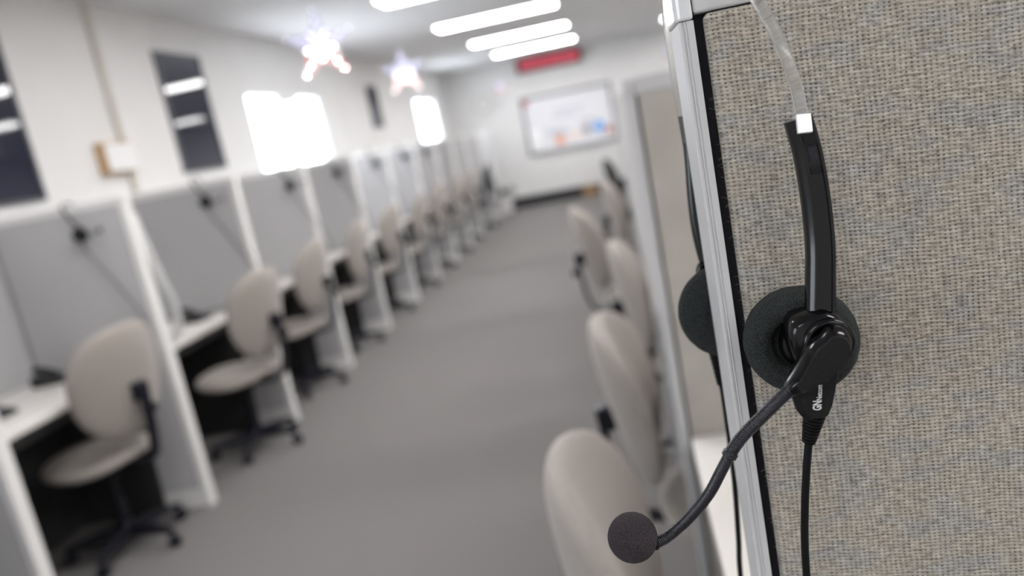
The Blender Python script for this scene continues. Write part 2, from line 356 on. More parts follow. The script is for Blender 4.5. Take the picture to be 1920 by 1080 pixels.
# ------------------------------------------------------------------ chairs
def cushion(bm, cx, cy, cz, w, h, t, curv, taper=0., p=.72, tilt=0., seat=False):
    """soft superellipse pad. seat=False: pad lies in local YZ, thickness X, edges curve toward +X"""
    res = bmesh.ops.create_uvsphere(bm, u_segments=36, v_segments=22, radius=1)
    for v in res['verts']:
        x, y, z = v.co
        sy = math.copysign(abs(y)**.8, y); sz = math.copysign(abs(z)**.85, z); sx = math.copysign(abs(x)**p, x)
        Y = sy*w/2*(1+taper*sz); Z = sz*h/2; X = sx*t/2
        X += curv*Y*Y*2.2
        if seat: q = Vector((Z, Y, -X))
        else: q = Matrix.Rotation(-tilt, 3, 'Y') @ Vector((X, Y, Z))
        v.co = q + Vector((cx, cy, cz))
def make_chair(black=False):
    r = empty('task_chair'); fab = m_mesh if black else m_chair
    bm = bmesh.new(); cushion(bm, -.262, 0, .81, .50, .51, .085, .50, taper=.05, tilt=math.radians(10))
    finish('backrest', bm, fab, r, smooth=True)
    bm = bmesh.new(); cushion(bm, .02, 0, .475, .48, .46, .085, .18, seat=True, taper=-.04)
    finish('seat', bm, fab, r, smooth=True)
    bm = bmesh.new(); box(bm, -.13, .13, -.10, .10, .405, .432); finish('seat_pan', bm, m_plastic, r, bevel=.01)
    # J bar behind the back
    bm = bmesh.new(); pts = catmull([(-.06, 0, .41), (-.20, 0, .415), (-.285, 0, .45), (-.318, 0, .56), (-.330, 0, .68), (-.339, 0, .79)], 6)
    sweep(bm, pts, rrect(.055, .020, .008), up=Vector((0, 0, 1)).cross(Vector((0, 1, 0))))
    finish('back_bar', bm, m_plastic, r, smooth=True, autosmooth=40)
    bm = bmesh.new(); box(bm, -.327, -.295, -.035, .035, .72, .80); finish('back_bracket', bm, m_plastic, r, bevel=.008)
    bm = bmesh.new(); lathe(bm, [(0, 0), (.018, 0), (.022, .008), (.022, .03), (.015, .036), (0, .036)], 14, axis_to((-.339, 0, .68), (-1, 0, -.1)))
    finish('adjuster_knob', bm, m_plastic, r, smooth=True, autosmooth=40)
    bm = bmesh.new(); lathe(bm, [(0, .10), (.028, .10), (.028, .26), (.019, .262), (.019, .40), (.032, .405), (0, .405)], 18)
    finish('gas_column', bm, m_plastic, r, smooth=True, autosmooth=40)
    bm = bmesh.new(); lathe(bm, [(0, .075), (.045, .075), (.048, .10), (.035, .13), (0, .13)], 20); finish('hub', bm, m_plastic, r, smooth=True, autosmooth=40)
    for k in range(5):
        a = math.radians(72*k+36); d = Vector((math.cos(a), math.sin(a), 0)); n = Vector((-d.y, d.x, 0))
        bm = bmesh.new(); rings = []
        for s, w, z0, z1 in ((.03, .028, .07, .12), (.15, .022, .072, .108), (.24, .017, .068, .092), (.27, .014, .066, .086)):
            rings.append([bm.verts.new(d*s+n*b*w*.5*2+Vector((0, 0, z))) for b, z in ((-1, z0), (1, z0), (.7, z1), (-.7, z1))])
        for A, B in zip(rings, rings[1:]):
            for j in range(4): bm.faces.new((A[j], A[(j+1) % 4], B[(j+1) % 4], B[j]))
        bm.faces.new(rings[0][::-1]); bm.faces.new(rings[-1])
        leg = finish('leg', bm, m_plastic, r, bevel=.004)
        bm = bmesh.new(); c = d*.258; w = Matrix.Rotation(.6+k, 3, 'Z') @ d
        for s in (-1, 1): lathe(bm, [(0, -.009), (.022, -.009), (.027, -.004), (.027, .004), (.022, .009), (0, .009)], 16, axis_to(Vector((c.x, c.y, .027))+w*s*.015, w))
        lathe(bm, [(0, .03), (.007, .03), (.007, .072), (0, .072)], 8, Matrix.Translation((c.x, c.y, 0)))
        finish('caster', bm, m_plastic, leg, smooth=True, autosmooth=40)
    return r
ch = make_chair(); chb = make_chair(True); used = {False: 0, True: 0}
def put_chair(x, y, deg, label, group, black=False):
    src = chb if black else ch
    o = src if not used[black] else copy_tree(src); used[black] = 1
    o.location = (x, y, 0); o.rotation_euler = (0, 0, math.radians(deg)); return tag(o, label, 'chair', group)
GL, GR = 'beige task chairs of the left cubicle row', 'beige task chairs of the right cubicle row'
left = [(-2.52, 3.08, 170), (-2.37, 4.16, 172), (-2.47, 5.22, 180), (-2.50, 6.25, 190), (-2.50, 7.35, 178), (-2.48, 8.42, 184), (-2.50, 9.55, 176), (-2.48, 10.6, 182), (-2.5, 11.7, 178)]
for k, (x, y, a) in enumerate(left):
    put_chair(x, y, a, ['beige swivel chair at bottom left, nearest of the left row', 'beige swivel chair beside the first full white-edged post, second in left row'][k] if k < 2 else 'beige swivel chair in left row, %s from the camera' % ORD[k], GL)
right = [(.13, 1.14, 1, .985), (.165, 2.09, -2, .945), (.21, 3.30, 0, .95), (-.01, 4.56, 12, .985), (.15, 5.9, 0, .99)]
rl = ['large beige chair back behind the foam microphone at bottom centre', 'beige chair pushed in at right row, second from the camera', 'beige chair pushed in at right row, third from the camera', 'beige chair pulled out furthest into the aisle, right row', 'farthest beige chair of the right row']
for (x, y, a, hz), l in zip(right, rl): put_chair(x, y, a, l, GR).scale = (1, 1, hz)
put_chair(.14, 8.3, 0, 'black chair in the right row behind the farthest beige chair', 'black chairs', True)
put_chair(-2.42, 12.8, 185, 'black chair at the far end of the left row', 'black chairs', True)

# ------------------------------------------------------------------ right row of cubicles
RY = [.5+1.22*k for k in range(1, 12)]
pr = None
for k, y in enumerate(RY):
    o = partition('', (.030, y, 0), .77, 1, m_beige_fab, m_trim, pw=.022, height=1.603) if pr is None else copy_tree(pr)
    pr = pr or o; o.location = (.030, y, 0)
    tag(o, ('beige cubicle divider just behind the one holding the large headset' if k == 0 else 'beige cubicle divider in right row, %s behind the large headset' % ORD[k]), 'cubicle partition', 'dividers of the right cubicle row')
rs = None
for k in range(12):
    y = .5+1.22*k
    if rs is None:
        r = empty('cubicle_back_panel', (.81, y, 0))
        boxo('fabric_panel', (.004, .046, .003, 1.217, .10, 1.566), m_beige_fab, r, .003)
        boxo('top_rail', (0, .05, 0, 1.22, 1.568, 1.603), m_trim, r, .004); boxo('base_rail', (0, .05, 0, 1.22, 0, .098), m_trim, r, .003); rs = r
    else: r = copy_tree(rs); r.location = (.81, y, 0)
    tag(r, 'beige back panel of the %s bay in the right row' % ORD[k], 'cubicle back panel', 'back panels of the right cubicle row')
dr = None
for k in range(11):
    y0, y1 = .5+1.22*k+.064, .5+1.22*(k+1)-.004
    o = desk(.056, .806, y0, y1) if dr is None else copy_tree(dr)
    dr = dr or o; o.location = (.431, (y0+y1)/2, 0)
    tag(o, 'white desk worktop in right row, %s from the camera' % ORD[k], 'desk', 'desks of the right cubicle row')

# near partition: detailed
r = tag(empty('cubicle_partition', (.0465, .5, 0)), 'large near cubicle divider in coarse woven beige fabric holding the headset', 'cubicle partition')
def at(x, y, z): return Vector((x-.0465, y-.5, z))
sec = [(.0463, .559), (.0475, .5605), (.0556, .5605), (.0556, .4996), (.0516, .4996), (.0514, .5001), (.0509, .5001), (.0507, .4993), (.0501, .4993), (.0499, .5003), (.0494, .5003), (.0492, .4998), (.0478, .4998), (.0468, .5008)]
bm = bmesh.new(); prism(bm, sec, lambda a, b: at(a, b, 0), lambda a, b: at(a, b, 1.5912)); finish('post', bm, m_trim, r, bevel=.00025)
bm = bmesh.new()
cs = [(.0448, .5565), (.0460, .5618), (.0556, .5618), (.0556, .4985), (.0485, .4985), (.0462, .4998), (.0450, .5040)]
prism(bm, cs, lambda a, b: at(a, b, 1.5916), lambda a, b: at(a, b, 1.632)); finish('post_cap', bm, m_cap, r, bevel=.0018)
bm = bmesh.new(); box(bm, .0562-.0465, .9-.0465, -.0006, .0606, 1.5945, 1.632); finish('top_rail', bm, m_trim, r, bevel=.002)
boxo('core', (.0557-.0465, .89-.0465, .010, .050, .05, 1.5944), m_reveal, r)
boxo('base_rail', (.0562-.0465, .9-.0465, 0, .06, 0, .049), m_trim, r, .002)
for (ya, yb, nm) in ((-.0015, .0098, 'fabric_panel'), (.0502, .0615, 'fabric_panel')):
    o = boxo(nm, (.0616-.0465, .89-.0465, ya, yb, .051, 1.5938), m_weave, r, .0042)
    o.modifiers['bevel'].segments = 6
    for p in o.data.polygons: p.use_smooth = True
# loose fibres along the edge of the fabric
bm = bmesh.new()
for k in range(300):
    z = random.uniform(1.15, 1.59); x = .0616+random.uniform(-.0003, .003); y = .5+random.uniform(-.0018, .003)
    L_ = random.uniform(.0012, .0042); d = Vector((random.uniform(-1, .1), random.uniform(-.9, .2), random.uniform(-.8, .8))).normalized(); e = Vector((random.uniform(-1, 1), 0, random.uniform(-1, 1)))
    p0 = at(x, y, z); pts = catmull([p0, p0+d*L_*.5, p0+d*L_+e*L_*.35], 3); sweep(bm, pts, circ(.00005, 3))
o = finish('loose_fibre', bm, m_fiber, r); o['kind'] = 'stuff'

# ------------------------------------------------------------------ the near headset
hs = tag(empty('headset', (.088, .53, 1.4)), 'large black telephone headset with foam microphone hooked over the near divider', 'headset')
O0 = Vector((.088, .53, 1.4))
def h(*p): return Vector(p)-O0
YV = Vector((0, 1, 0))
# headband
band = catmull([h(.1026, .4655, 1.5100), h(.1036, .467, 1.5200), h(.1034, .4685, 1.5289), h(.1019, .470, 1.5459), h(.0981, .4705, 1.5629), h(.0929, .472, 1.5801), h(.0881, .473, 1.5926), h(.081, .479, 1.612), h(.073, .492, 1.629), h(.066, .510, 1.638), h(.060, .531, 1.6415), h(.054, .553, 1.639), h(.0505, .575, 1.627), h(.0490, .592, 1.605), h(.0490, .602, 1.575), h(.0500, .6075, 1.545), h(.051, .609, 1.515)], 6)
bm = bmesh.new(); sec = rrect(.0078, .0014, .0006)
n = len(band); rings = []
for i, p in enumerate(band):
    t = (band[min(i+1, n-1)]-band[max(i-1, 0)]).normalized()
    s = Vector((1, .38, 0)); s = (s - t*s.dot(t)).normalized(); u = s.cross(t).normalized()
    rings.append([bm.verts.new(p+s*a+u*b) for a, b in sec])
for i in range(n-1):
    for j in range(len(sec)): bm.faces.new((rings[i][j], rings[i][(j+1) % len(sec)], rings[i+1][(j+1) % len(sec)], rings[i+1][j]))
bm.faces.new(rings[0][::-1]); bm.faces.new(rings[-1])
o = finish('headband', bm, m_clear, hs, smooth=True, autosmooth=50); o['label'] = 'clear plastic headband strip'
# arms
def arm(pts, wf, depth, parent, name='arm'):
    bm = bmesh.new(); P = catmull(pts, 8); n = len(P); rings = []
    for i, p in enumerate(P):
        t = (P[min(i+1, n-1)]-P[max(i-1, 0)]).normalized(); s = Vector((1, 0, 0)); s = (s-t*s.dot(t)).normalized(); u = s.cross(t).normalized()
        if u.y > 0: u = -u
        w = wf(i/(n-1)); d = depth
        # faceted section: wide bevel on the left, shallow groove in the middle of the front
        sec = [(-.50, -.5), (-.50, .02), (-.46, .20), (-.36, .38), (-.22, .5), (-.13, .5), (-.11, .38), (.34, .38), (.36, .5), (.44, .5), (.5, .38), (.5, -.5)]
        rings.append([bm.verts.new(p+s*a*w+u*b*d) for a, b in sec])
    m = len(rings[0])
    for i in range(n-1):
        for j in range(m): bm.faces.new((rings[i][j], rings[i][(j+1) % m], rings[i+1][(j+1) % m], rings[i+1][j]))
    bm.faces.new(rings[0][::-1]); bm.faces.new(rings[-1])
    return finish(name, bm, m_gloss, parent, smooth=True, autosmooth=28)
A = [h(.1005, .4655, 1.5245), h(.1035, .4650, 1.5035), h(.1046, .4640, 1.4758), h(.1037, .4625, 1.451), h(.1008, .460, 1.4291), h(.0980, .457, 1.4120)]
arm1 = arm(A, lambda t: .0142+.0014*t, .0100, hs)
B = [h(.0545, .6125, 1.5345), h(.0545, .6120, 1.5035), h(.0530, .6110, 1.4758), h(.0525, .6095, 1.451), h(.0540, .607, 1.4291), h(.0570, .604, 1.412)]
arm2 = arm(B, lambda t: .0125+.0035*math.sin(min(t*1.15, 1)*math.pi*.5), .0075, hs)
# clasp and slots in the upper arm
m_tab = mat('clear glossy tab', (.9, .9, .9), .14, spec=1., **{'Transmission Weight': .25, 'Coat Weight': 1., 'Coat Roughness': .1})
def local_box(c, rotx, w, d, hh, name, m, parent, bev=.0004, ry=0., rz=0.):
    bm = bmesh.new(); vs = box(bm, -w/2, w/2, -d/2, d/2, -hh/2, hh/2)
    R = Matrix.Rotation(rz, 4, 'Z') @ Matrix.Rotation(ry, 4, 'Y') @ Matrix.Rotation(rotx, 4, 'X')
    for v in vs: v.co = R @ v.co + c
    return finish(name, bm, m, parent, bevel=bev)
local_box(h(.1022, .4600, 1.5215), -.27, .0082, .0026, .0108, 'clasp', m_tab, hs, .0006, ry=.10, rz=.09)['label'] = 'bright clear end tab of the headband'
local_box(h(.1044, .4611, 1.5120), 0, .0068, .0018, .0060, 'slider_step', m_satin, arm1, .0005, ry=-.08)
local_box(h(.1054, .4612, 1.5040), 0, .0050, .0012, .0085, 'slot', m_reveal, arm1, .0003, ry=-.08)
local_box(h(.1059, .4612, 1.4950), 0, .0062, .0016, .0045, 'slider_step', m_satin, arm1, .0005, ry=-.05)
# ear pads
def pad(c, d, r0, name='ear_pad', t=.021):
    bm = bmesh.new(); prof = [(0, 0), (r0*.80, 0), (r0*.93, t*.10), (r0, t*.32), (r0, t*.52), (r0*.94, t*.80), (r0*.80, t*.98), (r0*.62, t), (r0*.48, t*.86), (r0*.44, t*.55), (0, t*.50)]
    pr2 = []
    for (a, b), (c2, d2) in zip(prof, prof[1:]):
        for k in range(3): pr2.append((a+(c2-a)*k/3, b+(d2-b)*k/3))
    pr2.append(prof[-1]); lathe(bm, pr2, 56, axis_to(c, d))
    for v in bm.verts: v.co += Vector((random.gauss(0, 1), random.gauss(0, 1), random.gauss(0, 1)))*.00012
    return finish(name, bm, m_foam, hs, smooth=True)
d1 = Vector((-.26, -1, .06)).normalized()
pad(h(.0920, .4895, 1.3905), d1, .0338)
pad(h(.0590, .5690, 1.3895), Vector((.10, 1, .03)), .0362)
# fine circular seam on the rear pad
bm = bmesh.new(); n = 48; mt = axis_to(h(.0590, .5686, 1.3895), (.10, 1, .03))
ring = [mt @ Vector((.0165*math.cos(2*math.pi*k/n), .0165*math.sin(2*math.pi*k/n), .0002)) for k in range(n+1)]
sweep(bm, ring, circ(.00035, 5), cap=False); finish('seam', bm, m_reveal, hs)
# rear shell and lever on the rear cup
bm = bmesh.new(); lathe(bm, [(0, 0), (.020, 0), (.020, .008), (.014, .016), (0, .018)], 32, axis_to(h(.0575, .5885, 1.392), (.05, 1, 0))); finish('ear_cup', bm, m_gloss, hs, smooth=True, autosmooth=40)
bm = bmesh.new(); lathe(bm, [(0, 0), (.0030, 0), (.0036, .002), (.0034, .007), (.002, .0085), (0, .009)], 14, axis_to(h(.0450, .598, 1.4165), (.45, .1, 1))); finish('pivot_pin', bm, m_gloss, hs, smooth=True, autosmooth=40)
# speaker cup in the front pad recess
bm = bmesh.new(); lathe(bm, [(0, 0), (.0148, 0), (.0165, .004), (.0160, .010), (.0130, .0150), (0, .0160)], 40, axis_to(h(.0930, .4760, 1.3930), d1)); finish('ear_cup', bm, m_gloss, hs, smooth=True, autosmooth=35)
# yoke: dome that joins arm to cup
bm = bmesh.new()
def loftY(bm, levels, cx, cz):
    """levels: (y, outline list of (x,z))"""
    rings = [[bm.verts.new(h(x, y, z)) for x, z in ol] for y, ol in levels]
    m = len(rings[0])
    for a, b in zip(rings, rings[1:]):
        for j in range(m): bm.faces.new((a[j], a[(j+1) % m], b[(j+1) % m], b[j]))
    bm.faces.new(rings[0][::-1]); bm.faces.new(rings[-1])
def outline(pts, s=1., c=None, n=6):
    cx = sum(p[0] for p in pts)/len(pts); cz = sum(p[1] for p in pts)/len(pts)
    if c: cx, cz = c
    P = [Vector((p[0], 0, p[1])) for p in pts]; Q = []
    m = len(P)
    for i in range(m):
        a, b, c_, d = P[(i-1) % m], P[i], P[(i+1) % m], P[(i+2) % m]
        for k in range(n):
            t = k/n; q = .5*((2*b)+(c_-a)*t+(2*a-5*b+4*c_-d)*t*t+(3*b-a-3*c_+d)*t**3); Q.append((cx+(q.x-cx)*s, cz+(q.z-cz)*s))
    return Q
yk = [(.0805, 1.4125), (.0925, 1.4165), (.1010, 1.4160), (.1080, 1.4105), (.1115, 1.4010), (.1110, 1.3900), (.1040, 1.3815), (.0920, 1.3790), (.0815, 1.3850), (.0775, 1.3990)]
loftY(bm, [(.472, outline(yk, .92)), (.462, outline(yk, 1.0)), (.452, outline(yk, .98)), (.4475, outline(yk, .92)), (.4455, outline(yk, .80))], 0, 0)
finish('yoke', bm, m_gloss, hs, smooth=True, autosmooth=60)
bm = bmesh.new(); lathe(bm, [(.0098, 0), (.0136, 0), (.0146, .0018), (.0136, .0040), (.0108, .0046), (.0098, .003)], 40, axis_to(h(.0985, .4465, 1.3990), (0, -1, .02))); finish('yoke_ring', bm, m_gloss, hs, smooth=True)
# boom mount: tapering nose
bmpt = [(.0925, 1.4068), (.0985, 1.4110), (.1060, 1.4085), (.1085, 1.4010), (.1060, 1.3930), (.0970, 1.3850), (.0820, 1.3765), (.0730, 1.3735), (.0700, 1.3785), (.0765, 1.3885), (.0850, 1.4010)]
bm = bmesh.new(); loftY(bm, [(.4440, outline(bmpt, .94)), (.4400, outline(bmpt, 1.0)), (.4350, outline(bmpt, .98)), (.4310, outline(bmpt, .88)), (.4290, outline(bmpt, .72))], 0, 0)
mnt = finish('boom_mount', bm, m_gloss, hs, smooth=True, autosmooth=45)
bm = bmesh.new(); loftY(bm, [(.4296, outline(bmpt, .80, (.0955, 1.3945))), (.4280, outline(bmpt, .76, (.0955, 1.3945)))], 0, 0); finish('face_plate', bm, m_satin, mnt, smooth=True, autosmooth=40)
# gooseneck boom
bp = catmull([h(.0745, .436, 1.3790), h(.0690, .434, 1.3760), h(.0625, .4325, 1.3715), h(.0530, .4310, 1.3645), h(.0440, .4300, 1.3575), h(.0365, .4295, 1.3497), h(.0285, .429, 1.3380), h(.0190, .4285, 1.3240), h(.0065, .428, 1.3115), h(-.0060, .4275, 1.3020), h(-.0150, .427, 1.2975), h(-.0225, .427, 1.2970)], 40)
Ls = [0.]
for a, b in zip(bp, bp[1:]): Ls.append(Ls[-1]+(b-a).length)
def rib(i, t):
    s = Ls[i]; base = 1.0 if s > .053 else 1.10
    if .0515 < s < .0545: base = 1.32
    return base + .07*math.cos(s*2*math.pi/.00115)
bm = bmesh.new(); sweep(bm, bp, circ(.0033, 16), scale=rib); finish('boom', bm, m_goose, hs, smooth=True)
bm = bmesh.new(); lathe(bm, [(0, 0), (.0040, 0), (.0042, .001), (.0042, .005), (.0034, .0062), (0, .0062)], 20, axis_to(h(-.0145, .427, 1.2975), (-1, 0, -.05))); finish('boom_tip', bm, m_gloss, hs, smooth=True, autosmooth=40)
bm = bmesh.new(); bmesh.ops.create_icosphere(bm, subdivisions=6, radius=.0138)
for v in bm.verts:
    d = v.co.normalized(); v.co = d*(.0147+random.gauss(0, .00006)); v.co.x *= 1.0; v.co += h(-.0290, .4280, 1.3020)
o = finish('microphone_foam', bm, m_micfoam, hs, smooth=True); o['label'] = 'round charcoal foam microphone cover'
# cable pod with printing
pod = [(.0800, 1.3850), (.1030, 1.3900), (.1045, 1.3850), (.0975, 1.3600), (.0940, 1.3530), (.0915, 1.3515), (.0815, 1.3515), (.0775, 1.3580), (.0755, 1.3700), (.0755, 1.3790)]
bm = bmesh.new()
def poly_s(pts, s, c): return [(c[0]+(x-c[0])*s, c[1]+(z-c[1])*s) for x, z in pts]
loftY(bm, [(.4600, poly_s(pod, .95, (.09, 1.37))), (.4570, pod), (.4500, pod), (.4475, poly_s([(x+(.003 if x < .085 else 0), z) for x, z in pod], .93, (.091, 1.37)))], 0, 0)
podo = finish('cable_housing', bm, m_satin, hs, bevel=.0008)
bm = bmesh.new(); lathe(bm, [(0, 0), (.0011, 0), (.0011, .0004), (0, .0004)], 14, axis_to(h(.0955, .4478, 1.3765), (0, -1, 0))); finish('pin_hole', bm, m_reveal, podo)
def text(body, size, loc, name, parent, bold=0.):
    c = bpy.data.curves.new('t', 'FONT'); c.body = body; c.size = size; c.extrude = .00008; c.offset = bold
    t = bpy.data.objects.new('t', c); COL.objects.link(t); bpy.context.view_layer.update()
    me = bpy.data.meshes.new_from_object(t.evaluated_get(bpy.context.evaluated_depsgraph_get())); bpy.data.objects.remove(t)
    me.materials.clear(); me.materials.append(m_print)
    o = bpy.data.objects.new(name, me); COL.objects.link(o); o.parent = parent; o.location = loc; return o
e_r = Matrix((( -.20, 0, -.98), (0, -1, 0), (0, 0, 0)))
def place_text(o, a, sx=1.):   # text reads upward, faces -Y
    bx_ = Vector((math.sin(a), 0, math.cos(a))); bz = Vector((0, -1, 0)); by = bz.cross(bx_)
    m = Matrix((bx_, by, bz)).transposed().to_4x4(); m.translation = o.location; o.matrix_basis = m @ Matrix.Diagonal((sx, 1, 1, 1))
t1 = text('GN', .0066, h(.0902, .44745, 1.3580), 'logo', podo, .00025); place_text(t1, math.radians(8), .60)
t2 = text('Netcom', .0042, h(.0912, .44745, 1.3640), 'lettering', podo, .00008); place_text(t2, math.radians(8), .68)
# strain relief + cables
def relief(p0, p1, r0, r1, name):
    bm = bmesh.new(); n = 90; P0, P1 = p0, p1; L_ = (P1-P0).length; prof = [(0, 0)]
    for k in range(n+1):
        t = k/n; rr = r0+(r1-r0)*t; rr *= 1.0 if (t*8) % 1 < .62 else .84; prof.append((rr, t*L_))
    prof.append((0, L_)); lathe(bm, prof, 20, axis_to(P0, P1-P0)); return finish(name, bm, m_cable, hs, smooth=True, autosmooth=40)
relief(h(.0872, .4535, 1.3525), h(.0822, .4535, 1.3365), .0064, .0040, 'strain_relief')
bm = bmesh.new(); sweep(bm, catmull([h(.0825, .4535, 1.3375), h(.0798, .4545, 1.322), h(.0765, .4555, 1.3), h(.0735, .456, 1.275), h(.0718, .457, 1.25), h(.071, .46, 1.2), h(.071, .47, 1.0), h(.075, .478, .6), h(.085, .47, .2), h(.10, .45, .02), h(.2, .42, .006)], 8), circ(.0024, 10)); finish('cable', bm, m_cable, hs, smooth=True)
relief(h(.0468, .592, 1.3585), h(.0488, .598, 1.3265), .0050, .0034, 'strain_relief')
bm = bmesh.new(); sweep(bm, catmull([h(.0488, .598, 1.328), h(.0494, .600, 1.312), h(.0485, .602, 1.2473), h(.0450, .604, 1.19), h(.0420, .606, 1.1507), h(.040, .61, 1.05), h(.038, .61, .9), h(.030, .60, .6), h(.035, .58, .2), h(.10, .60, .02), h(.22, .7, .006)], 8), circ(.0022, 10)); finish('cable', bm, m_cable, hs, smooth=True)

# ------------------------------------------------------------------ small headsets on the left dividers
def far_headset():
    r = empty('headset', (0, 0, 0))        # origin: the ear pad, -Y faces the camera
    bm = bmesh.new(); sweep(bm, catmull([(0, 0, .03), (-.035, 0, .075), (-.055, .0, .115), (-.066, .008, .145), (-.070, .045, .155), (-.066, .084, .145), (-.05, .102, .10), (-.03, .11, .04)], 6), rrect(.012, .003, .001)); finish('headband', bm, m_gloss, r, smooth=True)
    for y, d in ((-.012, -1), (.1, 1)):
        bm = bmesh.new(); lathe(bm, [(0, 0), (.033, 0), (.038, .01), (.034, .024), (0, .027)], 28, axis_to((0 if d < 0 else -.02, y+(.013 if d < 0 else -.013), .0), (0, d, 0))); finish('ear_pad', bm, m_foam, r, smooth=True)
    bm = bmesh.new(); sweep(bm, catmull([(0, -.028, 0), (.04, -.035, -.01), (.09, -.035, -.005), (.115, -.032, .005)], 6), circ(.003, 8)); finish('boom', bm, m_goose, r, smooth=True)
    bm = bmesh.new(); bmesh.ops.create_icosphere(bm, subdivisions=3, radius=.012)
    for v in bm.verts: v.co += Vector((.12, -.032, .006))
    finish('microphone_foam', bm, m_micfoam, r, smooth=True)
    bm = bmesh.new(); sweep(bm, catmull([(.005, -.02, -.035), (.02, -.018, -.09), (.08, -.015, -.20), (.15, -.015, -.33), (.19, -.015, -.42), (.20, -.02, -.50), (.12, -.03, -.61), (-.02, -.04, -.65), (-.2, -.08, -.655)], 8), circ(.0035, 8)); finish('cable', bm, m_cable, r, smooth=True)
    return r
fh = None
hp = [(-2.535, 1.455), (-2.485, 1.475), (-2.41, 1.458), (-2.43, 1.468), (-2.42, 1.470), (-2.40, 1.468), (-2.39, 1.468)]
for k, (x, z) in enumerate(hp):
    o = far_headset() if fh is None else copy_tree(fh); fh = fh or o
    y = LY[k+1]-.016; o.location = (x, y, z)
    tag(o, 'small black headset hanging on the %s white-edged grey divider of the left row' % ORD[k+1], 'headset', 'headsets hung on the left dividers')
o = copy_tree(fh); o.location = (.17, RY[3]-.016, 1.466); tag(o, 'small black headset hanging on a divider far down the right row', 'headset', 'headsets hung on the right dividers')

# phones on the desks
def phone():
    r = empty('desk_phone'); bm = bmesh.new()
    prism(bm, [(-.10, 0), (.10, 0), (.10, .025), (-.10, .075)], lambda a, b: Vector((a, -.09, b)), lambda a, b: Vector((a, .09, b))); finish('body', bm, m_phone, r, bevel=.006)
    bm = bmesh.new(); sweep(bm, catmull([(-.07, -.065, .115), (-.03, -.065, .115), (.03, -.065, .09), (.08, -.065, .065)], 5), rrect(.045, .028, .01)); finish('handset', bm, m_phone, r, smooth=True)
    bm = bmesh.new()
    for i in range(4):
        for j in range(3): box(bm, -.03+i*.026, -.012+i*.026, .0+j*.025, .018+j*.025, .05-i*.006, .062-i*.0065)
    finish('keypad', bm, m_dframe, r); return r
pp_ = None
for k, (x, y, a, l) in enumerate([(-2.84, 3.30, 10, 'black desk phone beside the nearest left chair'), (-2.66, 4.33, -8, 'black desk phone on the desk behind the first full white post'), (-2.74, 2.80, 0, 'black desk phone at the left edge of the photo')]):
    o = phone() if pp_ is None else copy_tree(pp_); pp_ = pp_ or o
    o.location = (x, y, .79); o.rotation_euler = (0, 0, math.radians(a)); o.scale = (.72, .72, .72); tag(o, l, 'phone', 'black desk phones')
# sheet leaning by the first full post
bm = bmesh.new(); sweep(bm, catmull([(-2.310, 3.485, 1.50), (-2.305, 3.49, 1.43), (-2.292, 3.50, 1.2956), (-2.285, 3.53, 1.1554), (-2.290, 3.58, 1.0204), (-2.325, 3.62, .8968), (-2.42, 3.66, .825), (-2.52, 3.68, .801), (-2.62, 3.70, .801)], 8), rrect(.034, .010, .004))
tag(finish('cable_sleeve', bm, m_paper, smooth=True, autosmooth=40), 'white cable sleeve sloping from the first full post to the desk behind it', 'cable sleeve')

# ------------------------------------------------------------------ far wall things
def far(name, x0, x1, z0, z1, m, parent, d0=.0, d1=.02, bev=.004): return boxo(name, (x0, x1, -d1, -d0, z0, z1), m, parent, bev)
r = tag(empty('whiteboard', (-.83, Y1, 0)), 'large whiteboard with grey frame on the far wall', 'whiteboard')
m_wb = mat('whiteboard surface', (.80, .80, .84), .25)
far('board', -.84, .84, .98, 2.02, m_wb, r, 0, .015)
bm = bmesh.new()
for b in ((-.875, -.825, .945, 2.055), (.825, .875, .945, 2.055), (-.825, .825, .945, .99), (-.825, .825, 2.01, 2.055)): box(bm, b[0], b[1], -.03, 0, b[2], b[3])
finish('frame', bm, mat('grey aluminium frame', (.12, .12, .13), .5), r)
boxo('pen_tray', (-.6, .6, -.08, -.03, .955, .97), m_trim, r)
ink = mat('grey blue marker ink', (.28, .31, .42), .6); bm = bmesh.new()
for z, a, b in ((1.70, -.25, .30), (1.60, -.32, .12), (1.35, -.48, -.12), (1.28, -.40, -.05), (1.42, .2, .5)):
    P = [Vector((a+(b-a)*k/40, -.0165, z+.015*math.sin(k*1.9)+.012*math.sin(k*.7))) for k in range(41)]; sweep(bm, P, rrect(.014, .002, .0006))
finish('handwriting', bm, ink, r)
def note(x0, x1, z0, z1, col, lab, nm='note'):
    o = boxo(nm, (x0, x1, Y1-.022, Y1-.0155, z0, z1), mat(lab, col, .8)); return tag(o, lab, nm.replace('_', ' '))
note(-1.63, -1.44, 1.05, 1.43, (.95, .95, .95), 'white paper sheet at the lower left of the whiteboard', 'paper_sheet')
note(-1.68, -1.57, 1.90, 2.00, (.65, .08, .10), 'red magnet at the upper left corner of the whiteboard', 'magnet')
note(-1.15, -.99, 1.06, 1.24, (.80, .36, .22), 'orange note at the bottom of the whiteboard', 'note')
note(-.90, -.66, 1.12, 1.24, (.90, .75, .68), 'pale pink note at the bottom of the whiteboard', 'note')
note(-.60, -.46, 1.18, 1.34, (.35, .33, .36), 'grey note on the right part of the whiteboard', 'note')
note(-.16, -.06, 1.10, 1.24, (.62, .20, .16), 'red brown note beside the blue disc on the whiteboard', 'note')
bm = bmesh.new(); lathe(bm, [(0, 0), (.115, 0), (.115, .006), (0, .006)], 32, axis_to((-.29, Y1-.016, 1.27), (0, -1, 0)))
tag(finish('round_magnet', bm, mat('light blue disc', (.22, .45, .85), .5)), 'light blue disc on the right of the whiteboard', 'magnet')
